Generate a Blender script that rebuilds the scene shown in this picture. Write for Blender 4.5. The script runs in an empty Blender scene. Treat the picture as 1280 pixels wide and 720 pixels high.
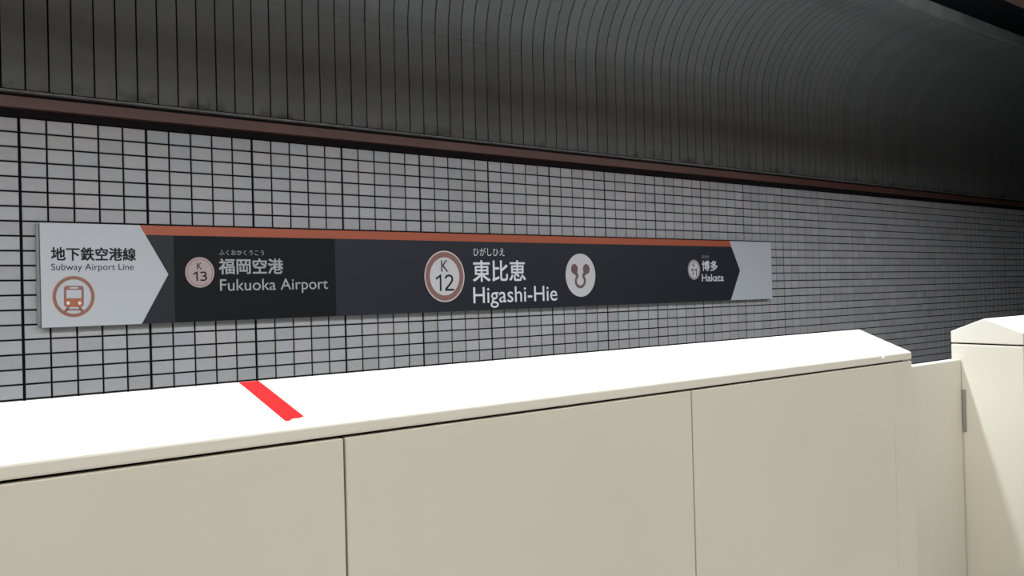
import bpy, bmesh, math, random
import numpy as np
from mathutils import Matrix, Vector

random.seed(7)
rng = np.random.default_rng(7)
S = bpy.context.scene
COL = S.collection

# ------------------------------------------------------------------ camera
# X runs along the far wall, Y into it, Z up from the platform floor.
EYE = 1.475
F_PX = 949.84
RIGHT = Vector((0.8232610182461545, -0.5670868585615445, -0.025569330908413103))
DOWN_UP = Vector((0.017294159000970057, -0.01996660950225009, 0.9996510624059948))
FWD = Vector((0.567399513483008, 0.8234159516014877, 0.006630440970421782))
cam_d = bpy.data.cameras.new('camera')
cam_d.sensor_width = 36.0
cam_d.lens = F_PX / 1280.0 * 36.0
cam_d.clip_start = 0.05
cam = bpy.data.objects.new('camera', cam_d)
COL.objects.link(cam)
m = Matrix.Identity(4)
for i in range(3):
    m[i][0], m[i][1], m[i][2] = RIGHT[i], DOWN_UP[i], -FWD[i]
m[2][3] = EYE
cam.matrix_world = m
S.camera = cam

# ------------------------------------------------------------------ world, exposure
S.view_settings.view_transform = 'Standard'
S.view_settings.look = 'None'
S.view_settings.gamma = 1.0
S.view_settings.use_curve_mapping = False
S.view_settings.exposure = 0.0
w = bpy.data.worlds.new('world')
S.world = w
w.use_nodes = True
w.node_tree.nodes['Background'].inputs['Color'].default_value = (0.55, 0.6, 0.65, 1)
w.node_tree.nodes['Background'].inputs['Strength'].default_value = 0.03

# lamp rows: (y, z, watts of one 1.2 m lamp, tilt towards the track in degrees, first x, count, colour)
EDGE_ROW = (1.42, 3.16, 18.0, 0.0, -5.2, 6, (1.0, 0.975, 0.925))
PLATFORM_ROW = (-0.60, 3.16, 20.5, 0.0, -5.2, 9, (1.0, 0.975, 0.93))
ADDED_TRACK_ROW = (2.18, 3.36, 41.0, 0.0, -4.4, 12, (0.87, 0.935, 1.0))  # unseen row, added to brighten the tiled wall
LAMP_PITCH = 1.32
ADDED_UPLIGHT = (50.0, 11)              # watts of uplights added to brighten the curved panels, and their count

# ------------------------------------------------------------------ helpers
def ray(x, y):
    d = RIGHT * ((x - 640) / F_PX) - DOWN_UP * ((y - 360) / F_PX) + FWD
    return d

def on_y(x, y, Y):
    d = ray(x, y)
    return (d.x * Y / d.y, EYE + d.z * Y / d.y)      # (X, Z) on the plane at depth Y

def to_px(X, Y, Z):
    v = Vector((X, Y, Z - EYE))
    a, b, c = v.dot(RIGHT), v.dot(DOWN_UP), v.dot(FWD)
    if c <= 0.01:
        return (-1e6, -1e6)
    return (640 + F_PX * a / c, 360 - F_PX * b / c)

def mat(name, col, rough=0.5, metal=0.0, var=0.0, scale=3.0, spec=0.5, tint=False, bump=0.0, bscale=80.0, coat=0.0):
    M = bpy.data.materials.new(name)
    M.use_nodes = True
    nt = M.node_tree
    b = nt.nodes['Principled BSDF']
    b.inputs['Roughness'].default_value = rough
    b.inputs['Metallic'].default_value = metal
    b.inputs['Specular IOR Level'].default_value = spec
    b.inputs['Coat Weight'].default_value = coat
    base = None
    rgb = nt.nodes.new('ShaderNodeRGB')
    rgb.outputs[0].default_value = (*col, 1)
    base = rgb.outputs[0]
    tc = nt.nodes.new('ShaderNodeTexCoord')
    if tint:
        at = nt.nodes.new('ShaderNodeAttribute')
        at.attribute_name = 'tint'
        mx = nt.nodes.new('ShaderNodeMix'); mx.data_type = 'RGBA'; mx.blend_type = 'MULTIPLY'
        mx.inputs[0].default_value = 1.0
        nt.links.new(base, mx.inputs[6]); nt.links.new(at.outputs['Color'], mx.inputs[7])
        base = mx.outputs[2]
    if var > 0:
        nz = nt.nodes.new('ShaderNodeTexNoise')
        nz.inputs['Scale'].default_value = scale
        nz.inputs['Detail'].default_value = 5
        nt.links.new(tc.outputs['Object'], nz.inputs['Vector'])
        mr = nt.nodes.new('ShaderNodeMapRange')
        mr.inputs['From Min'].default_value = 0.3; mr.inputs['From Max'].default_value = 0.7
        mr.inputs['To Min'].default_value = 1 - var; mr.inputs['To Max'].default_value = 1 + var * 0.4
        nt.links.new(nz.outputs['Fac'], mr.inputs['Value'])
        mx = nt.nodes.new('ShaderNodeMix'); mx.data_type = 'RGBA'; mx.blend_type = 'MULTIPLY'
        mx.inputs[0].default_value = 1.0
        nt.links.new(base, mx.inputs[6]); nt.links.new(mr.outputs[0], mx.inputs[7])
        base = mx.outputs[2]
    nt.links.new(base, b.inputs['Base Color'])
    if bump > 0:
        nz = nt.nodes.new('ShaderNodeTexNoise')
        nz.inputs['Scale'].default_value = bscale
        nt.links.new(tc.outputs['Object'], nz.inputs['Vector'])
        bp = nt.nodes.new('ShaderNodeBump')
        bp.inputs['Strength'].default_value = bump
        bp.inputs['Distance'].default_value = 0.002
        nt.links.new(nz.outputs['Fac'], bp.inputs['Height'])
        nt.links.new(bp.outputs[0], b.inputs['Normal'])
    return M

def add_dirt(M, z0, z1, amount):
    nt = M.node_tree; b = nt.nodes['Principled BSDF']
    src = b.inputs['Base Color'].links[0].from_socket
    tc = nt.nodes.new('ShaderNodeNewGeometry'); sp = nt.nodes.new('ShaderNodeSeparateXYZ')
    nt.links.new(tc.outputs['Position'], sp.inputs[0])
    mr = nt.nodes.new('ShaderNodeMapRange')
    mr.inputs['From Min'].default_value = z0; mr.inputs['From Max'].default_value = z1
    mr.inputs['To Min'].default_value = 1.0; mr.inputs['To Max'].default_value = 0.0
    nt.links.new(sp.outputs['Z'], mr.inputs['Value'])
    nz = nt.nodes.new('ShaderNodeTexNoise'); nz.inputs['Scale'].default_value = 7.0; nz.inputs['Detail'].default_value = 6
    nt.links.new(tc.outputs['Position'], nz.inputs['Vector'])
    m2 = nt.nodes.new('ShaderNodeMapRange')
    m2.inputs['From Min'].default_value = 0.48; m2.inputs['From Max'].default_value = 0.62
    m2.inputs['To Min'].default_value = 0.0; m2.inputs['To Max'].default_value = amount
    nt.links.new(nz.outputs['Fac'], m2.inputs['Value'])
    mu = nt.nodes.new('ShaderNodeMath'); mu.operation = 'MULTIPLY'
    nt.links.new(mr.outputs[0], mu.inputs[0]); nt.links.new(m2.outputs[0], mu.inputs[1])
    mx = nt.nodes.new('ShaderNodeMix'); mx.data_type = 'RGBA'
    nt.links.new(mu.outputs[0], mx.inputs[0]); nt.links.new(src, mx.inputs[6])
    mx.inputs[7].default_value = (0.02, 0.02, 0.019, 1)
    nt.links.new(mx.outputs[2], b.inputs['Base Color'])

def link(name, me, material, parent=None):
    o = bpy.data.objects.new(name, me)
    COL.objects.link(o)
    if material is not None and len(me.materials) == 0:
        me.materials.append(material)
    if parent is not None:
        o.parent = parent
        o.matrix_parent_inverse = Matrix.Translation(-world_loc(parent))
    return o

def world_loc(o):
    v = Vector(o.location)
    if o.parent is not None:                     # parents keep an inverse that cancels their own place
        return v
    return v

def from_bm(name, bm, material, parent=None, smooth=False):
    bmesh.ops.recalc_face_normals(bm, faces=bm.faces[:])
    me = bpy.data.meshes.new(name)
    bm.to_mesh(me); bm.free()
    if smooth:
        for p in me.polygons: p.use_smooth = True
    return link(name, me, material, parent)

def add_box(bm, lo, hi, bevel=0.0, seg=1):
    lo, hi = Vector(lo), Vector(hi)
    r = bmesh.ops.create_cube(bm, size=1.0)
    for v in r['verts']:
        v.co = Vector([lo[i] + (v.co[i] + 0.5) * (hi[i] - lo[i]) for i in range(3)])
    if bevel > 0:
        ed = list({e for v in r['verts'] for e in v.link_edges})
        bmesh.ops.bevel(bm, geom=ed, offset=bevel, segments=seg, affect='EDGES', profile=0.5)

def box(name, lo, hi, material, parent=None, bevel=0.0, seg=1):
    bm = bmesh.new(); add_box(bm, lo, hi, bevel, seg)
    return from_bm(name, bm, material, parent)

def add_prism(bm, poly, axis, a, b, bevel=0.0, seg=1):
    """poly in the two other axes, extruded along axis from a to b"""
    def mk(p, t):
        c = list(p); c.insert(axis, t); return Vector(c)
    va = [bm.verts.new(mk(p, a)) for p in poly]
    vb = [bm.verts.new(mk(p, b)) for p in poly]
    fs = [bm.faces.new(va[::-1]), bm.faces.new(vb)]
    n = len(poly)
    for i in range(n):
        fs.append(bm.faces.new((va[i], va[(i + 1) % n], vb[(i + 1) % n], vb[i])))
    if bevel > 0:
        bmesh.ops.recalc_face_normals(bm, faces=fs)
        ed = list({e for f in fs for e in f.edges})
        bmesh.ops.bevel(bm, geom=ed, offset=bevel, segments=seg, affect='EDGES', profile=0.5)

def prism(name, poly, axis, a, b, material, parent=None, bevel=0.0, seg=1):
    bm = bmesh.new(); add_prism(bm, poly, axis, a, b, bevel, seg)
    return from_bm(name, bm, material, parent)

def empty(name, loc):
    o = bpy.data.objects.new(name, None)
    COL.objects.link(o); o.location = loc
    o.empty_display_size = 0.1
    return o

def tag(o, label, cat, group=None):
    o['label'] = label; o['category'] = cat
    if group: o['group'] = group
    return o

def structure(o):
    o['kind'] = 'structure'; return o

# ------------------------------------------------------------------ materials
M_grout = mat('black_grout', (0.005, 0.005, 0.006), 0.9, spec=0.1)
M_tile = mat('glazed_grey_tile', (0.40, 0.40, 0.405), 0.42, tint=True, var=0.06, scale=25, spec=0.35)
M_panel = mat('dark_green_grey_paint', (0.14, 0.148, 0.14), 0.5, tint=True, var=0.10, scale=6, spec=0.3)
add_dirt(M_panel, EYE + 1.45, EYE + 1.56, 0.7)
M_joint = mat('black_joint', (0.006, 0.006, 0.006), 0.9, spec=0.1)
M_brown = mat('brown_painted_metal', (0.125, 0.062, 0.048), 0.45, var=0.25, scale=0.9, spec=0.4)
M_greystrip = mat('grey_sealant_strip', (0.26, 0.26, 0.255), 0.6, var=0.3, scale=20)
M_darkrec = mat('dark_recess_metal', (0.009, 0.007, 0.008), 0.8, spec=0.1)
M_cream = mat('cream_painted_steel', (0.72, 0.69, 0.595), 0.42, var=0.035, scale=2.2, spec=0.4, bump=0.04, bscale=300)
M_capcream = mat('pale_cream_cap_paint', (0.77, 0.74, 0.655), 0.45, var=0.02, scale=3.0, spec=0.4)
M_gap = mat('shadow_gap', (0.012, 0.011, 0.010), 0.9)
M_red = mat('red_adhesive_tape', (0.72, 0.012, 0.014), 0.8, spec=0.1, var=0.06, scale=30)
M_steel = mat('dull_steel', (0.33, 0.31, 0.27), 0.45, metal=0.3)
M_floor = mat('platform_floor_tile', (0.42, 0.41, 0.39), 0.6, var=0.08, scale=2)
M_ballast = mat('track_bed_concrete', (0.40, 0.395, 0.38), 0.9, var=0.2, scale=3)
M_soffit = mat('platform_ceiling_white', (0.55, 0.55, 0.53), 0.7)
M_black = mat('black_void_paint', (0.022, 0.025, 0.030), 0.9)
M_fascia = mat('weathered_grey_steel', (0.15, 0.152, 0.142), 0.6, var=0.35, scale=2.6)
M_signframe = mat('sign_grey_aluminium', (0.26, 0.27, 0.28), 0.45, metal=0.2)
M_signwhite = mat('sign_white_acrylic', (0.50, 0.525, 0.555), 0.35, spec=0.35)
M_signblack = mat('sign_black_acrylic', (0.019, 0.022, 0.029), 0.4, spec=0.25)
M_signcover = mat('sign_black_cover_film', (0.006, 0.0075, 0.009), 0.5, spec=0.15)
M_orange = mat('sign_orange_stripe', (0.40, 0.095, 0.045), 0.4, spec=0.35, var=0.05, scale=3)
M_ink = mat('sign_black_ink', (0.012, 0.013, 0.016), 0.6, spec=0.2)
M_txtwhite = mat('sign_white_lettering', (0.74, 0.755, 0.78), 0.5)
M_txtgrey = mat('sign_grey_lettering', (0.37, 0.38, 0.39), 0.5)
M_pink = mat('sign_pale_pink_badge', (0.42, 0.335, 0.32), 0.5)
M_pinkline = mat('sign_pink_brown_line', (0.26, 0.17, 0.155), 0.5)
M_badgewhite = mat('sign_badge_white', (0.60, 0.59, 0.60), 0.5)
M_badgerim = mat('sign_badge_rim', (0.66, 0.58, 0.56), 0.5)
M_badgering = mat('sign_badge_brown_ring', (0.25, 0.125, 0.11), 0.5)
M_badgegrey = mat('sign_badge_grey', (0.34, 0.32, 0.33), 0.5)
M_emblem = mat('sign_emblem_brown', (0.155, 0.085, 0.085), 0.5)
M_trainring = mat('sign_train_ring', (0.27, 0.12, 0.085), 0.5)
M_trainorange = mat('sign_train_orange', (0.42, 0.12, 0.05), 0.5)
M_trainglow = mat('sign_train_pale_rim', (0.60, 0.48, 0.44), 0.5)

# ------------------------------------------------------------------ setting: the station tunnel
X0, X1 = -7.0, 30.0
WALL = 6.08                        # face of the tiles
ZT = EYE + 1.269                   # top of the first tile row
TRACK_Z = -1.15
box_wall = structure(box('wall_back', (X0, WALL + 0.012, TRACK_Z), (X1, WALL + 0.25, EYE + 4.4), M_grout))
structure(box('floor', (X0, -6.0, -0.2), (X1, 1.95, 0.0), M_floor))
structure(box('floor_track', (X0, 1.95, TRACK_Z - 0.2), (X1, WALL + 0.012, TRACK_Z), M_ballast))
structure(box('wall_platform_edge', (X0, 1.80, TRACK_Z), (X1, 1.95, -0.2), M_ballast))
structure(box('wall_front', (X0, -6.2, 0.0), (X1, -6.0, 3.6), M_soffit))
structure(box('ceiling_platform', (X0, -6.0, 3.18), (X1, 1.96, 3.5), M_soffit))
structure(box('ceiling_void', (X0, 1.96, EYE + 4.3), (X1, WALL + 0.012, EYE + 4.4), M_black))
structure(box('wall_void', (X0, 1.90, 3.5), (X1, 1.96, EYE + 4.4), M_black))
structure(box('wall_left', (X0 - 0.2, -6.0, TRACK_Z), (X0, WALL + 0.25, EYE + 4.4), M_black))
structure(box('wall_right', (X1, -6.0, TRACK_Z), (X1 + 0.2, WALL + 0.25, EYE + 4.4), M_black))
# brown edge of the platform ceiling, top right of the view
structure(box('trim_1', (X0, 1.961, EYE + 1.705), (X1, 2.08, EYE + 2.1), M_brown, bevel=0.006))

# ---- tiles
cpoly = [-6.083428014514916e-08, 1.1359651179999143e-05, -0.0006028595471862349, 0.15932576182821762, 0.1877315055115467]
def tile_x(n):
    if n < 0: return cpoly[4] + 0.157 * n
    if n > 70: return float(np.polyval(cpoly, 70)) + 0.153 * (n - 70)
    return float(np.polyval(cpoly, n))
ROW = 0.1
def tile_shape(wd, ht):
    """chamfered face tile, its back in the grout: 12 verts, 9 quads"""
    c, d = 0.0035, 0.016
    h, v = wd / 2, ht / 2
    vs = []
    for (yy, s) in ((d, 0.0), (0.0035, 0.0), (0.0, c)):
        vs += [(-h + s, yy, -v + s), (h - s, yy, -v + s), (h - s, yy, v - s), (-h + s, yy, v - s)]
    fs = [(8, 9, 10, 11)]
    for k in (0, 4):
        for i in range(4):
            j = (i + 1) % 4
            fs.append((k + i, k + j, k + 4 + j, k + 4 + i))
    return vs, fs
def tint_attr(me, cols):
    a = me.attributes.new('tint', 'FLOAT_COLOR', 'POINT')
    a.data.foreach_set('color', np.asarray(cols, dtype=np.float32).ravel())
def rand_tint():
    b = random.gauss(1.0, 0.05)
    k = random.choice((0, 0, 1, 1, 2, 3))
    hue = ((1.0, 1.0, 1.0), (1.025, 0.99, 0.985), (0.965, 1.0, 1.025), (0.985, 1.0, 0.97))[k]
    return (b * hue[0], b * hue[1], b * hue[2], 1.0)
sign_poly = [(49, 277), (963, 303), (966, 373.5), (50, 410)]
def inside(px, py, poly):
    r = False
    for i in range(len(poly)):
        (x0, y0), (x1, y1) = poly[i], poly[i - 1]
        if (y0 > py) != (y1 > py) and px < (x1 - x0) * (py - y0) / (y1 - y0) + x0:
            r = not r
    return r
tiles = []
for n in range(-45, 188):
    xa, xb = tile_x(n), tile_x(n + 1)
    ga = 0.0085 if n % 5 == 0 else 0.0055
    gb = 0.0085 if (n + 1) % 5 == 0 else 0.0055
    cx, wd = (xa + ga + xb - gb) / 2, (xb - gb) - (xa + ga)
    for r in range(0, 38):
        tiles.append((cx, ZT - ROW * (r + 0.5), wd))
def score(t):
    cx, cz, wd = t
    p = to_px(cx, WALL, cz)
    if not (0 < p[0] < 1275 and 0 < p[1] < 715): return 0
    if inside(p[0], p[1], sign_poly): return 0
    if p[1] > 503 - p[0] * (91 / 1072) - 2: return 0
    a = to_px(cx - wd / 2, WALL, cz); b = to_px(cx + wd / 2, WALL, cz)
    return b[0] - a[0]
order = sorted(range(len(tiles)), key=lambda i: -score(tiles[i]))
single = set(i for i in order[:298] if score(tiles[i]) > 0)
tile_meshes = []
for k in range(14):
    vs, fs = tile_shape(0.140, 0.0885)
    me = bpy.data.meshes.new('tile'); me.from_pydata(vs, [], fs)
    t = rand_tint(); tint_attr(me, [t] * len(vs)); me.materials.append(M_tile)
    tile_meshes.append(me)
for i in sorted(single):
    cx, cz, wd = tiles[i]
    o = link('tile', random.choice(tile_meshes), None, box_wall)
    o.location = (cx, WALL + random.uniform(-0.0008, 0.0008), cz)
    o.scale = (wd / 0.140, 1, 1)
V, Fc, T = [], [], []
for i, (cx, cz, wd) in enumerate(tiles):
    if i in single: continue
    vs, fs = tile_shape(wd, 0.0885)
    k = len(V); t = rand_tint()
    V += [(x + cx, y + WALL, z + cz) for x, y, z in vs]
    Fc += [tuple(a + k for a in f) for f in fs]
    T += [t] * len(vs)
me = bpy.data.meshes.new('distant_tiles'); me.from_pydata(V, [], Fc); tint_attr(me, T)
o = link('distant_tiles', me, M_tile, box_wall); o['kind'] = 'stuff'

# ---- brown band over the tiles with its grey strip and dark recesses
structure(box('trim_2', (X0, 6.045, EYE + 1.268), (X1, WALL + 0.02, EYE + 1.452), M_darkrec))
band = structure(empty('trim_3', (X0, 6.03, EYE + 1.318)))
cuts = [X0, -3.5, on_y(427, 172, 6.03)[0], 8.6, 14.7, 20.8, X1]
for a, b in zip(cuts, cuts[1:]):
    prism('band_segment', [(6.046, EYE + 1.318), (6.014, EYE + 1.322), (6.010, EYE + 1.395), (6.046, EYE + 1.402)], 0, a + 0.001, b - 0.001, M_brown, band, bevel=0.0012)
structure(prism('trim_4', [(6.046, EYE + 1.422), (6.022, EYE + 1.428), (6.030, EYE + 1.442), (6.046, EYE + 1.446)], 0, X0, X1, M_greystrip))

# ---- cladding: upright panels over the band and curved panels above the bend
PITCH = 0.1375
BEND = EYE + 2.37
YP = 6.055
CR = 0.955
def panel_x(n): return 0.2298 + PITCH * n - 0.0
pn0, pn1, pfar = -4, 104, 212
def upright_bm(bm, a, b):
    add_prism(bm, [(YP + 0.02, EYE + 1.448), (YP, EYE + 1.448), (YP, BEND), (YP + 0.02, BEND)], 0, a, b)
def curve_profile(off):
    pts = []
    for k in range(15):
        t = math.radians(90 * k / 14)
        r = CR + off
        pts.append((YP - CR + r * math.cos(t), BEND + 0.0015 + r * math.sin(t)))
    pts.append((4.82, BEND + 0.0015 + CR + off + 0.012))
    return pts
PROF_IN, PROF_OUT = curve_profile(0.0), curve_profile(0.014)
def curved_bm(bm, a, b):
    ia = [bm.verts.new((a, *p)) for p in PROF_IN]; ib = [bm.verts.new((b, *p)) for p in PROF_IN]
    oa = [bm.verts.new((a, *p)) for p in PROF_OUT]; ob = [bm.verts.new((b, *p)) for p in PROF_OUT]
    n = len(ia)
    for i in range(n - 1):
        bm.faces.new((ia[i], ib[i], ib[i + 1], ia[i + 1]))
        bm.faces.new((ia[i], ia[i + 1], oa[i + 1], oa[i]))
        bm.faces.new((ib[i], ob[i], ob[i + 1], ib[i + 1]))
    bm.faces.new((ia[0], oa[0], ob[0], ib[0])); bm.faces.new((ia[-1], ib[-1], ob[-1], oa[-1]))
# black backing behind the joints
bm = bmesh.new()
prof = [(YP + 0.021, EYE + 1.44)] + curve_profile(0.022)
va = [bm.verts.new((X0, *p)) for p in prof]; vb = [bm.verts.new((X1, *p)) for p in prof]
prof2 = [(y + (0.05 if i == 0 else 0), z) for i, (y, z) in enumerate([(YP + 0.021, EYE + 1.44)] + curve_profile(0.06))]
wa = [bm.verts.new((X0, *p)) for p in prof2]; wb = [bm.verts.new((X1, *p)) for p in prof2]
for i in range(len(va) - 1):
    bm.faces.new((va[i], vb[i], vb[i + 1], va[i + 1]))
    bm.faces.new((wa[i], wa[i + 1], wb[i + 1], wb[i]))
bm.faces.new((va[0], wa[0], wb[0], vb[0])); bm.faces.new((va[-1], vb[-1], wb[-1], wa[-1]))
bm.faces.new(va + wa[::-1]); bm.faces.new(vb[::-1] + wb)
ceil = structure(from_bm('ceiling', bm, M_joint))
GAP = 0.011
pm_up, pm_cv = [], []
for k in range(8):
    t = random.gauss(1.0, 0.05); tt = (t * random.uniform(0.985, 1.015), t, t * random.uniform(0.985, 1.015), 1)
    for fn, lst, nm in ((upright_bm, pm_up, 'upright_panel'), (curved_bm, pm_cv, 'curved_panel')):
        b_ = bmesh.new(); fn(b_, GAP / 2, PITCH - GAP / 2)
        bmesh.ops.recalc_face_normals(b_, faces=b_.faces[:])
        me = bpy.data.meshes.new(nm); b_.to_mesh(me); b_.free()
        tint_attr(me, [tt] * len(me.vertices)); me.materials.append(M_panel)
        lst.append(me)
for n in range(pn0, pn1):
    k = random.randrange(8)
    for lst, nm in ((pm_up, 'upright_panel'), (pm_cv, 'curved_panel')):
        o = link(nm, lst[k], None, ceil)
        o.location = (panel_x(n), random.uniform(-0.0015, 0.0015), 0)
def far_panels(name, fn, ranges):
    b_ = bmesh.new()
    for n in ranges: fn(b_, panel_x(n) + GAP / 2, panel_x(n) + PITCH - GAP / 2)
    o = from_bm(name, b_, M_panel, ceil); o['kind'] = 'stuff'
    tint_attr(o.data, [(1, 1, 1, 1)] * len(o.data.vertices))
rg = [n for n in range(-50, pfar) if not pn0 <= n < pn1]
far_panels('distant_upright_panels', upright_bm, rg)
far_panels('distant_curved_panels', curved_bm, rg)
# grey fascia that closes the curved panels
fas = structure(empty('trim_5', (X0, 4.8, EYE + 3.36)))
fx = [X0, 0.0, 3.0, 6.0, 9.2, 12.35, 15.5, 18.6, 21.7, 25, X1]
for a, b in zip(fx, fx[1:]):
    prism('fascia_panel', [(4.80, EYE + 3.338), (4.74, EYE + 3.345), (4.745, EYE + 3.49), (4.80, EYE + 3.505)], 0, a + 0.004, b - 0.004, M_fascia, fas, bevel=0.003)

# ------------------------------------------------------------------ lamps (out of the frame, track row added to light the wall)
def lamp_row(row, label, cat_group, mount_z, up=(0, 0), wide=1.0):
    y, z, watts, tilt, xs, cnt, col = row
    for k in range(cnt):
        x = xs + LAMP_PITCH * k
        r = tag(empty('unseen_ceiling_light', (x, y, z)), label, 'light', cat_group)
        bm = bmesh.new()
        add_prism(bm, [(a_ * wide, b_) for a_, b_ in ((-0.09, 0.014), (-0.07, 0.019), (0.07, 0.019), (0.09, 0.014), (0.09, 0.004), (-0.09, 0.004))], 0, -0.62, 0.62)
        rot = Matrix.Rotation(math.radians(tilt), 4, 'X')
        bmesh.ops.transform(bm, matrix=Matrix.Translation((x, y, z)) @ rot, verts=bm.verts[:])
        from_bm('housing', bm, M_soffit, r)
        for s in (-0.45, 0.45):
            box('bracket', (x + s - 0.02, y - 0.02, z + 0.012), (x + s + 0.02, y + 0.02, mount_z), M_steel, r)
        L = bpy.data.lights.new('tube_lamp', 'AREA'); L.shape = 'RECTANGLE'
        L.size = 1.2; L.size_y = 0.14 * wide; L.energy = watts; L.color = col
        lo = bpy.data.objects.new('tube_lamp', L); COL.objects.link(lo)
        lo.parent = r; lo.matrix_parent_inverse = Matrix.Translation(-Vector((x, y, z)))
        lo.matrix_world = Matrix.Translation((x, y, z)) @ rot
        lo.location = (x, y, z); lo.rotation_euler = (math.radians(tilt), 0, 0)
        if k < up[1]:  # extra upward light, added to lift the curved panels
            U = bpy.data.lights.new('added_uplight', 'AREA'); U.shape = 'RECTANGLE'
            U.size = 1.2; U.size_y = 0.08; U.energy = up[0]; U.color = col
            uo = bpy.data.objects.new('added_uplight', U); COL.objects.link(uo)
            uo.parent = r; uo.matrix_parent_inverse = Matrix.Translation(-Vector((x, y, z)))
            uo.location = (x, y, z + 0.04); uo.rotation_euler = (math.pi, 0, 0)
lamp_row(EDGE_ROW, 'white tube light fixture right above the platform barrier', 'tube lights over the barrier', 3.185, wide=3.0)
lamp_row(PLATFORM_ROW, 'wide white tube light fixture under the platform ceiling', 'tube lights over the platform', 3.185, wide=3.0)
lamp_row(ADDED_TRACK_ROW, 'unseen narrow light fixture added to brighten the tiled wall', 'added lights for the tiled wall', EYE + 4.31, ADDED_UPLIGHT)

# ------------------------------------------------------------------ platform barrier
D1 = 1.30                          # front face
YR, YB = 1.479, 1.658              # ridge, back face
ZE, ZR = EYE - 0.2248, EYE - 0.1551
ZG = EYE - 0.2478                  # underside of the cap
BX1 = 2.466
bar = tag(empty('platform_barrier', (1.0, YR, 0.0)), 'long cream platform barrier with pale sloping cap, red tape on top', 'barrier')
bm = bmesh.new()
add_prism(bm, [(D1, ZG), (D1, ZE), (YR, ZR), (YB, ZE), (YB, ZG)], 0, -4.0, BX1, bevel=0.004, seg=2)
from_bm('cap', bm, M_capcream, bar)
box('core', (-3.98, D1 + 0.022, 0.0), (BX1 - 0.02, YB - 0.022, ZG + 0.003), M_gap, bar)
ZP = ZG - 0.0055                    # top of the face panels
seams = [-4.0, -3.098, -2.193, -1.288, -0.383, 0.522, 1.427, 2.352]
for i, (a, b) in enumerate(zip(seams, seams[1:])):
    ga = 0.0022
    gb = 0.0009 if b > 2 else 0.0022
    box('front_panel', (a + ga, D1, 0.02), (b - gb, D1 + 0.02, ZP), M_cream, bar, bevel=0.0016, seg=1)
    box('rear_panel', (a + ga, YB - 0.02, 0.02), (b - gb, YB, ZP), M_cream, bar, bevel=0.0025)
bm = bmesh.new()
add_box(bm, (2.353, D1 + 0.0004, 0.02), (BX1, YB, ZP), bevel=0.003, seg=2)
from_bm('end_post', bm, M_cream, bar)
# bright little screw head on the rim of the cap
sx, sz = on_y(1104, 447.3, D1)
bm = bmesh.new()
bmesh.ops.create_cone(bm, cap_ends=True, segments=12, radius1=0.006, radius2=0.0045, depth=0.004, matrix=Matrix.Translation((sx, D1 - 0.0015, sz)) @ Matrix.Rotation(math.pi / 2, 4, 'X'))
o = from_bm('screw', bm, mat('bright_screw', (0.9, 0.9, 0.88), 0.3), bar); o['label'] = 'small bright screw head'

# red tape on the front slope of the cap
def slope(y): return ZE + (y - D1) * (ZR - ZE) / (YR - D1)
bl, br, fr, fl = (0.386, YR), (0.4225, YR), (0.4605, 1.3345), (0.4245, 1.3275)
edge = [bl]
for k in range(1, 7):
    t = k / 6; edge.append((bl[0] + (fl[0] - bl[0]) * t, bl[1] + (fl[1] - bl[1]) * t))
edge += [(0.4285, 1.3262), (0.4335, 1.3263), (0.4365, 1.3295), (0.4385, 1.3315), (0.446, 1.3318), (0.451, 1.3312), (0.455, 1.3328)]
edge += [fr]
for k in range(1, 7):
    t = k / 6; edge.append((fr[0] + (br[0] - fr[0]) * t, fr[1] + (br[1] - fr[1]) * t))
bm = bmesh.new()
nrm = Vector((0, -(ZR - ZE), (YR - D1))).normalized()
lowv = [bm.verts.new((x, min(y, YR - 0.003), slope(min(y, YR - 0.003)) + 0.0004)) for x, y in edge]
upv = [bm.verts.new(v.co + nrm * 0.0006) for v in lowv]
bm.faces.new(upv); bm.faces.new(lowv[::-1])
for i in range(len(lowv)):
    j = (i + 1) % len(lowv); bm.faces.new((lowv[i], lowv[j], upv[j], upv[i]))
tape = from_bm('tape_strip', bm, M_red)
tag(tape, 'strip of red tape with torn end across the barrier cap', 'tape')

# hinged gate leaf between the barrier and the end cabinet
TX = 3.379                          # left face of the cabinet
gate = tag(empty('barrier_gate', (3.3, 1.59, 0.0)), 'low narrow cream gate leaf between long barrier and gabled cabinet', 'gate')
GZ = EYE - 0.3285
box('leaf', (BX1 + 0.004, 1.573, 0.03), (TX - 0.006, 1.613, GZ), M_cream, gate, bevel=0.003, seg=2)
z0, z1 = EYE - 0.405 * 1.561, EYE - 0.2914 * 1.561
bm = bmesh.new()
add_box(bm, (TX - 0.0065, 1.558, z0), (TX - 0.0005, 1.5725, z1), bevel=0.002, seg=1)
o = from_bm('hinge', bm, M_steel, gate); o['label'] = 'grey hinge plate'

# end cabinet with gabled lid
tw = tag(empty('barrier_cabinet', (3.9, YR, 0.0)), 'cream barrier cabinet with gabled lid beside the low gate leaf', 'cabinet')
TF, TB = 1.338, 1.614
TE, TR = EYE - 0.2108, EYE - 0.1543
TL0, TL1 = EYE - 0.2584, EYE - 0.2686
bm = bmesh.new()
add_prism(bm, [(TF, TL0), (TF, TE), (YR, TR), (TB, TE), (TB, TL0)], 0, TX, TX + 1.5, bevel=0.004, seg=2)
from_bm('gabled_lid', bm, M_capcream, tw)
box('core', (TX + 0.02, TF + 0.02, 0.0), (TX + 1.48, TB - 0.02, TL0 + 0.003), M_gap, tw)
box('cabinet_body', (TX, TF, 0.0), (TX + 1.5, TB, TL1 + 0.004), M_cream, tw, bevel=0.005, seg=2)

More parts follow.
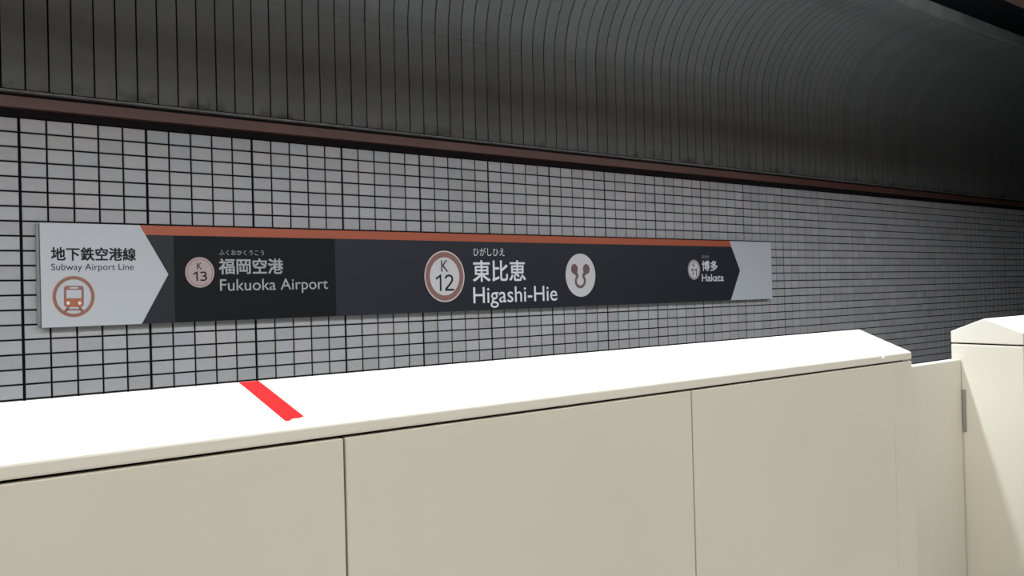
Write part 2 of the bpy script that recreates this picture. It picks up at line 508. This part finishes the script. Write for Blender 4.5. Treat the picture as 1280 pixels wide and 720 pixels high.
# ------------------------------------------------------------------ station sign
SF = 6.005                          # face of the sign
L0, ztl = on_y(49.3, 277.3, SF); _, zbl = on_y(50.7, 409.8, SF)
R0, ztr = on_y(963.5, 303.0, SF); _, zbr = on_y(965.5, 373.4, SF)
SZT, SZB = (ztl + ztr) / 2, (zbl + zbr) / 2
SL, SR = L0, (R0 + on_y(965.5, 373.4, SF)[0]) / 2
sign = tag(empty('station_sign', ((SL + SR) / 2, WALL, SZB)), 'long black and white station name board mounted on the tiled wall', 'sign')
box('sign_box', (SL - 0.0, SF + 0.012, SZB + 0.002), (SR, WALL - 0.002, SZT - 0.002), M_signframe, sign, bevel=0.004)
box('frame_lip', (SL - 0.022, SF + 0.035, SZB + 0.01), (SL - 0.0005, WALL - 0.003, SZT - 0.006), M_signframe, sign, bevel=0.003)
def px_pts(pts, Y=SF): return [on_y(x, y, Y) for x, y in pts]
# white arrow panel, left
tipL = on_y(210.5, 343.3, SF); tr = on_y(173.5, 280.6, SF)[0]; brx = on_y(178.3, 405.4, SF)[0]
kx = (tr + brx) / 2
zm = (SZT + SZB) / 2
prism('white_arrow_panel', [(SL, SZB), (kx, SZB), (tipL[0], zm), (kx, SZT), (SL, SZT)], 1, SF - 0.002, SF + 0.013, M_signwhite, sign, bevel=0.0015)
# right white panel
tipR = on_y(925.0, 338.9, SF)[0]; rx = (on_y(911.5, 301.2, SF)[0] + on_y(913.6, 374.6, SF)[0]) / 2
prism('white_end_panel', [(rx + 0.002, SZB), (SR, SZB), (SR, SZT), (rx + 0.002, SZT), (tipR + 0.002, zm)], 1, SF - 0.001, SF + 0.013, M_signwhite, sign, bevel=0.0015)
# orange stripe
st = (on_y(220, 294.8, SF)[1] + on_y(440, 299.2, SF)[1] + on_y(875, 307.4, SF)[1]) / 3
def lerp_edge(z):                    # x of the left arrow edge at height z (upper half)
    t = (SZT - z) / (SZT - zm); return kx + (tipL[0] - kx) * t
def lerp_edge_r(z):
    t = (SZT - z) / (SZT - zm); return rx + (tipR - rx) * t
prism('orange_stripe', [(lerp_edge(st) + 0.001, st + 0.001), (lerp_edge_r(st) + 0.0, st + 0.001), (rx, SZT), (kx + 0.001, SZT)], 1, SF, SF + 0.013, M_orange, sign)
prism('black_panel', [(kx + 0.001, SZB), (rx, SZB), (tipR, zm), (lerp_edge_r(st), st), (lerp_edge(st) + 0.001, st), (tipL[0] + 0.001, zm)], 1, SF, SF + 0.013, M_signblack, sign)
ca, cb = on_y(218, 350, SF)[0], on_y(419.5, 350, SF)[0]
o = prism('cover_film', [(ca, SZB + 0.002), (cb, SZB + 0.002), (cb, st - 0.002), (ca, st - 0.002)], 1, SF - 0.0008, SF, M_signcover, sign)
o['label'] = 'darker black film patch'

def disc(name, px, mtl, parent, lift, y0=None, hole=None, seg=48):
    """flat print: ellipse from its pixel box, with an optional hole scaled about its centre"""
    x0, t, x1, b = px
    Y = SF - lift
    cy = (t + b) / 2; cxp = (x0 + x1) / 2
    xa, xb = on_y(x0, cy, Y)[0], on_y(x1, cy, Y)[0]
    zt, zb = on_y(cxp, t, Y)[1], on_y(cxp, b, Y)[1]
    cx, cz, ra, rb = (xa + xb) / 2, (zt + zb) / 2, (xb - xa) / 2, (zt - zb) / 2
    bm = bmesh.new()
    o_ = [bm.verts.new((cx + ra * math.cos(2 * math.pi * k / seg), Y, cz + rb * math.sin(2 * math.pi * k / seg))) for k in range(seg)]
    if hole:
        i_ = [bm.verts.new((cx + hole * ra * math.cos(2 * math.pi * k / seg), Y, cz + hole * rb * math.sin(2 * math.pi * k / seg))) for k in range(seg)]
        for k in range(seg):
            j = (k + 1) % seg; bm.faces.new((o_[k], o_[j], i_[j], i_[k]))
    else:
        bm.faces.new(o_)
    me = bpy.data.meshes.new(name); bm.to_mesh(me); bm.free()
    return link_sub(name, me, mtl, parent)

def link_sub(name, me, mtl, parent):
    o = bpy.data.objects.new(name, me); COL.objects.link(o)
    if not me.materials: me.materials.append(mtl)
    o.parent = parent
    # parents of prints sit at the origin of the sign frame
    o.matrix_parent_inverse = parent_inverse(parent)
    return o
def parent_inverse(p):
    mw = Matrix.Identity(4); chain = []
    while p is not None:
        chain.append(p); p = p.parent
    for q in reversed(chain):
        mw = mw @ q.matrix_parent_inverse @ Matrix.Translation(q.location)
    return mw.inverted()

def embolden(me, d):
    """heavier print: the same outlines laid over each other, shifted by d metres to each side"""
    n = len(me.vertices)
    co = np.zeros(n * 3, dtype=np.float32); me.vertices.foreach_get('co', co); co = co.reshape(-1, 3)
    faces = [tuple(p.vertices) for p in me.polygons]
    V_, F_ = [], []
    for i, (dx, dz) in enumerate(((-d, -d), (d, -d), (-d, d), (d, d))):
        c = co.copy(); c[:, 0] += dx; c[:, 2] += dz; c[:, 1] -= i * 0.00005
        F_ += [tuple(a + i * n for a in f) for f in faces]; V_.append(c)
    m2 = bpy.data.meshes.new(me.name); m2.from_pydata(np.concatenate(V_).tolist(), [], F_)
    bpy.data.meshes.remove(me)
    return m2

DIGITS = {'1': [[(0.02, 0.80), (0.30, 1.0), (0.30, 0.0)]],
          '2': [[(0.03, 0.86), (0.12, 0.96), (0.28, 1.0), (0.44, 0.96), (0.53, 0.83), (0.52, 0.66), (0.42, 0.48), (0.25, 0.28), (0.04, 0.06), (0.04, 0.0), (0.58, 0.0)]],
          '3': [[(0.04, 0.95), (0.22, 1.0), (0.40, 0.97), (0.50, 0.87), (0.50, 0.70), (0.40, 0.57), (0.18, 0.53), (0.40, 0.50), (0.53, 0.40), (0.55, 0.22), (0.44, 0.06), (0.24, 0.0), (0.03, 0.04)]]}
def digits(name, body, px, mtl, parent, lift, thick):
    """numerals drawn as strokes: px is the box of the whole number, thick the stroke as a share of its height"""
    x0, t, x1, b = px
    Y = SF - lift
    ym = (t + b) / 2
    Xa, Xb = on_y(x0, ym, Y)[0], on_y(x1, ym, Y)[0]
    xm = (x0 + x1) / 2
    Za, Zb = on_y(xm, b, Y)[1], on_y(xm, t, Y)[1]
    H = Zb - Za; th = thick * H / 2
    adv, paths = 0.0, []
    for ch in body:
        for pth in DIGITS[ch]: paths.append([(x + adv, y) for x, y in pth])
        adv += 0.66 if ch == '1' else 0.74
    gx = [x for p in paths for x, y in p]; lo, hi = min(gx), max(gx)
    bm = bmesh.new()
    for p in paths:
        q = [(Xa + th + (x - lo) / (hi - lo) * (Xb - Xa - 2 * th), Za + th + y * (H - 2 * th)) for x, y in p]
        prev = None
        for i in range(len(q)):
            d0 = Vector((q[i][0] - q[i - 1][0], q[i][1] - q[i - 1][1])).normalized() if i > 0 else None
            d1 = Vector((q[i + 1][0] - q[i][0], q[i + 1][1] - q[i][1])).normalized() if i < len(q) - 1 else None
            d0 = d0 or d1; d1 = d1 or d0
            bis = (d0 + d1)
            bis = bis.normalized() if bis.length > 0.2 else d1
            nn = Vector((-bis.y, bis.x)); k = th / max(0.55, abs(nn.dot(Vector((-d1.y, d1.x)))))
            e = 0.0
            ext = bis * (-th if i == 0 else th if i == len(q) - 1 else 0.0)
            cx, cz = q[i][0] + ext.x, q[i][1] + ext.y
            cur = (bm.verts.new((cx + nn.x * k, Y, cz + nn.y * k)), bm.verts.new((cx - nn.x * k, Y, cz - nn.y * k)))
            if prev: bm.faces.new((prev[0], prev[1], cur[1], cur[0]))
            prev = cur
    me = bpy.data.meshes.new(name); bm.to_mesh(me); bm.free()
    return link_sub(name, me, mtl, parent)

def text(name, body, px, mtl, parent, lift, weight=0.0, latin=False, bold=0.0):
    """flat lettering. px = (x left, y top, x right, y bottom); for latin text top is the cap line and bottom the
    baseline, both at the left end; for others the box of the glyphs"""
    x0, t, x1, b = px
    Y = SF - lift
    cu = bpy.data.curves.new('lettering', 'FONT'); cu.body = body; cu.offset = weight; cu.resolution_u = 4
    to = bpy.data.objects.new('lettering', cu); COL.objects.link(to)
    dg = bpy.context.evaluated_depsgraph_get()
    me = bpy.data.meshes.new_from_object(to.evaluated_get(dg))
    bpy.data.objects.remove(to); bpy.data.curves.remove(cu)
    n = len(me.vertices)
    co = np.zeros(n * 3, dtype=np.float32); me.vertices.foreach_get('co', co); co = co.reshape(-1, 3)
    gx0, gx1 = co[:, 0].min(), co[:, 0].max()
    if latin: gz0, gz1 = 0.0, 0.682
    else: gz0, gz1 = co[:, 1].min(), co[:, 1].max()
    ym = (t + b) / 2
    X_0, X_1 = on_y(x0, ym, Y)[0], on_y(x1, ym, Y)[0]
    Z_0, Z_1 = on_y(x0, b, Y)[1], on_y(x0, t, Y)[1]
    out = np.empty_like(co)
    out[:, 0] = X_0 + (co[:, 0] - gx0) / (gx1 - gx0) * (X_1 - X_0)
    out[:, 1] = Y
    out[:, 2] = Z_0 + (co[:, 1] - gz0) / (gz1 - gz0) * (Z_1 - Z_0)
    me.vertices.foreach_set('co', out.ravel()); me.update()
    if bold > 0: me = embolden(me, bold)
    me.materials.clear()
    me.name = name
    return link_sub(name, me, mtl, parent)

# left panel: line name and train emblem
A = 0.0032
text('lettering', '地下鉄空港線', (64, 309, 169.5, 325.6), M_ink, sign, A, bold=0.0020)
text('lettering', 'Subway Airport Line', (64, 329.6, 167, 337.6), M_ink, sign, A, 0.0, True)
em = disc('train_emblem', (64.6, 344.0, 119.2, 397.4), M_trainglow, sign, 0.0026)
disc('emblem_ring', (65.6, 345, 118.3, 396.4), M_trainring, em, A, hole=0.835)
disc('emblem_field', (70.6, 349.8, 113.5, 391.8), M_signwhite, em, A)
def poly_px(name, pts, mtl, parent, lift):
    Y = SF - lift
    bm = bmesh.new(); bm.faces.new([bm.verts.new((q[0], Y, q[1])) for q in px_pts(pts, Y)])
    me = bpy.data.meshes.new(name); bm.to_mesh(me); bm.free()
    return link_sub(name, me, mtl, parent)
def rrect(x0, y0, x1, y1, r):
    out = []
    for (cx, cy, a0) in ((x1 - r, y0 + r, -90), (x1 - r, y1 - r, 0), (x0 + r, y1 - r, 90), (x0 + r, y0 + r, 180)):
        for k in range(5):
            a = math.radians(a0 + 22.5 * k); out.append((cx + r * math.cos(a), cy + r * math.sin(a)))
    return out
poly_px('train_body', rrect(79.8, 357.2, 104.8, 383.8, 3.6), M_trainring, em, 0.0038)
poly_px('train_front', rrect(80.6, 373.6, 104.0, 383.2, 2.4), M_trainorange, em, 0.0042)
poly_px('train_window', rrect(82.9, 362.4, 101.8, 372.8, 1.0), M_signwhite, em, 0.0046)
poly_px('destination_slot', rrect(87.0, 358.8, 97.8, 360.9, 0.8), M_signwhite, em, 0.0046)
disc('headlight', (83.2, 376.6, 87.2, 381.0), M_txtwhite, em, 0.0048, seg=16)
disc('headlight', (97.6, 376.6, 101.6, 381.0), M_txtwhite, em, 0.0048, seg=16)
poly_px('rail', [(84.6, 383.6), (87.8, 383.6), (82.8, 390.6), (79.0, 389.2)], M_trainring, em, 0.0044)
poly_px('rail', [(97.4, 383.4), (100.8, 383.4), (105.2, 388.6), (101.6, 390.2)], M_trainring, em, 0.0044)
poly_px('sleeper', [(84.2, 386.2), (100.4, 386.0), (101.4, 388.0), (83.0, 388.2)], M_trainring, em, 0.0044)

# previous station
B = 0.0034
bd = disc('number_badge', (231.4, 321.4, 267.9, 359.5), M_pink, sign, 0.0026); bd['label'] = 'pale pink round badge'
disc('badge_ring', (233.4, 323.4, 266.0, 357.4), M_pinkline, bd, B, hole=0.945)
text('lettering', 'K', (246.2, 328.4, 252.4, 336.6), M_ink, bd, B + 0.0006, 0.005, True)
digits('lettering', '13', (241.8, 339.3, 258.9, 351.4), M_ink, bd, B + 0.0006, 0.15)
text('lettering', 'ふくおかくうこう', (273.8, 312.2, 330.0, 319.0), M_txtgrey, sign, B, 0.0)
text('lettering', '福岡空港', (273.8, 323.2, 353.6, 342.6), M_txtgrey, sign, B, bold=0.0022)
text('lettering', 'Fukuoka Airport', (275.0, 349.2, 410.0, 363.5), M_txtgrey, sign, B, 0.002, True)
# this station
bd = disc('number_badge', (530.6, 313.4, 580.6, 377.6), M_badgerim, sign, 0.0026); bd['label'] = 'large white round badge with brown ring'
disc('badge_ring', (531.9, 315.0, 579.3, 376.0), M_badgering, bd, B, hole=0.78)
disc('badge_face', (537.1, 321.7, 574.1, 369.3), M_badgewhite, bd, B)
text('lettering', 'K', (551.4, 325.0, 560.2, 339.6), M_ink, bd, B + 0.0006, 0.0, True)
digits('lettering', '12', (544.9, 343.0, 567.4, 363.6), M_ink, bd, B + 0.0006, 0.125)
text('lettering', 'ひがしひえ', (591.6, 309.4, 630.6, 319.8), M_txtwhite, sign, B, 0.0)
text('lettering', '東比恵', (591.3, 325.6, 656.7, 352.0), M_txtwhite, sign, B, bold=0.0028)
text('lettering', 'Higashi-Hie', (591.6, 359.2, 696.6, 379.0), M_txtwhite, sign, B, 0.003, True)
# round station mark: two dots on a horseshoe
mk = disc('station_mark', (707.0, 317.0, 744.2, 371.0), M_badgewhite, sign, 0.0026); mk['label'] = 'white disc with brown horseshoe mark'
disc('mark_dot', (713.8, 329.9, 722.3, 342.6), M_emblem, mk, B, seg=24)
disc('mark_dot', (728.6, 330.0, 737.1, 342.8), M_emblem, mk, B, seg=24)
cl = [(718.8, 340.5), (721.2, 343.4), (721.6, 346.0), (720.2, 348.6), (719.8, 351.8), (720.6, 355.2), (722.6, 357.8), (725.4, 358.8),
      (728.2, 357.8), (730.3, 355.2), (731.2, 351.8), (730.8, 348.6), (729.3, 346.0), (729.6, 343.4), (732.0, 340.5)]
wdt = [2.6, 2.2, 1.9, 1.7, 1.65, 1.7, 1.8, 1.9, 1.8, 1.7, 1.65, 1.7, 1.9, 2.2, 2.6]
bm = bmesh.new(); prev = None
Yk = SF - B - 0.0004
for i, (x, y) in enumerate(cl):
    a = cl[max(0, i - 1)]; b = cl[min(len(cl) - 1, i + 1)]
    dx, dy = b[0] - a[0], b[1] - a[1]; l = math.hypot(dx, dy); nx, ny = -dy / l * wdt[i], dx / l * wdt[i]
    p0 = on_y(x + nx * 0.8, y + ny, Yk); p1 = on_y(x - nx * 0.8, y - ny, Yk)
    cur = (bm.verts.new((p0[0], Yk, p0[1])), bm.verts.new((p1[0], Yk, p1[1])))
    if prev: bm.faces.new((prev[0], prev[1], cur[1], cur[0]))
    prev = cur
me = bpy.data.meshes.new('mark_horseshoe'); bm.to_mesh(me); bm.free()
link_sub('mark_horseshoe', me, M_emblem, mk)
# next station
bd = disc('number_badge', (859.8, 324.6, 875.2, 349.6), M_badgegrey, sign, 0.0026); bd['label'] = 'small grey round badge'
disc('badge_face', (861.6, 327.4, 873.4, 346.8), M_badgewhite, bd, B)
text('lettering', 'K', (865.8, 328.9, 868.9, 333.6), M_ink, bd, B + 0.0006, 0.01, True)
digits('lettering', '11', (863.9, 335.6, 871.0, 344.4), M_ink, bd, B + 0.0006, 0.16)
text('lettering', 'はかた', (877.4, 318.9, 886.3, 323.0), M_txtgrey, sign, B, 0.0)
text('lettering', '博多', (877.5, 326.0, 896.7, 338.6), M_txtwhite, sign, B, bold=0.0018)
text('lettering', 'Hakata', (877.4, 342.7, 904.6, 351.7), M_txtwhite, sign, B, 0.006, True)
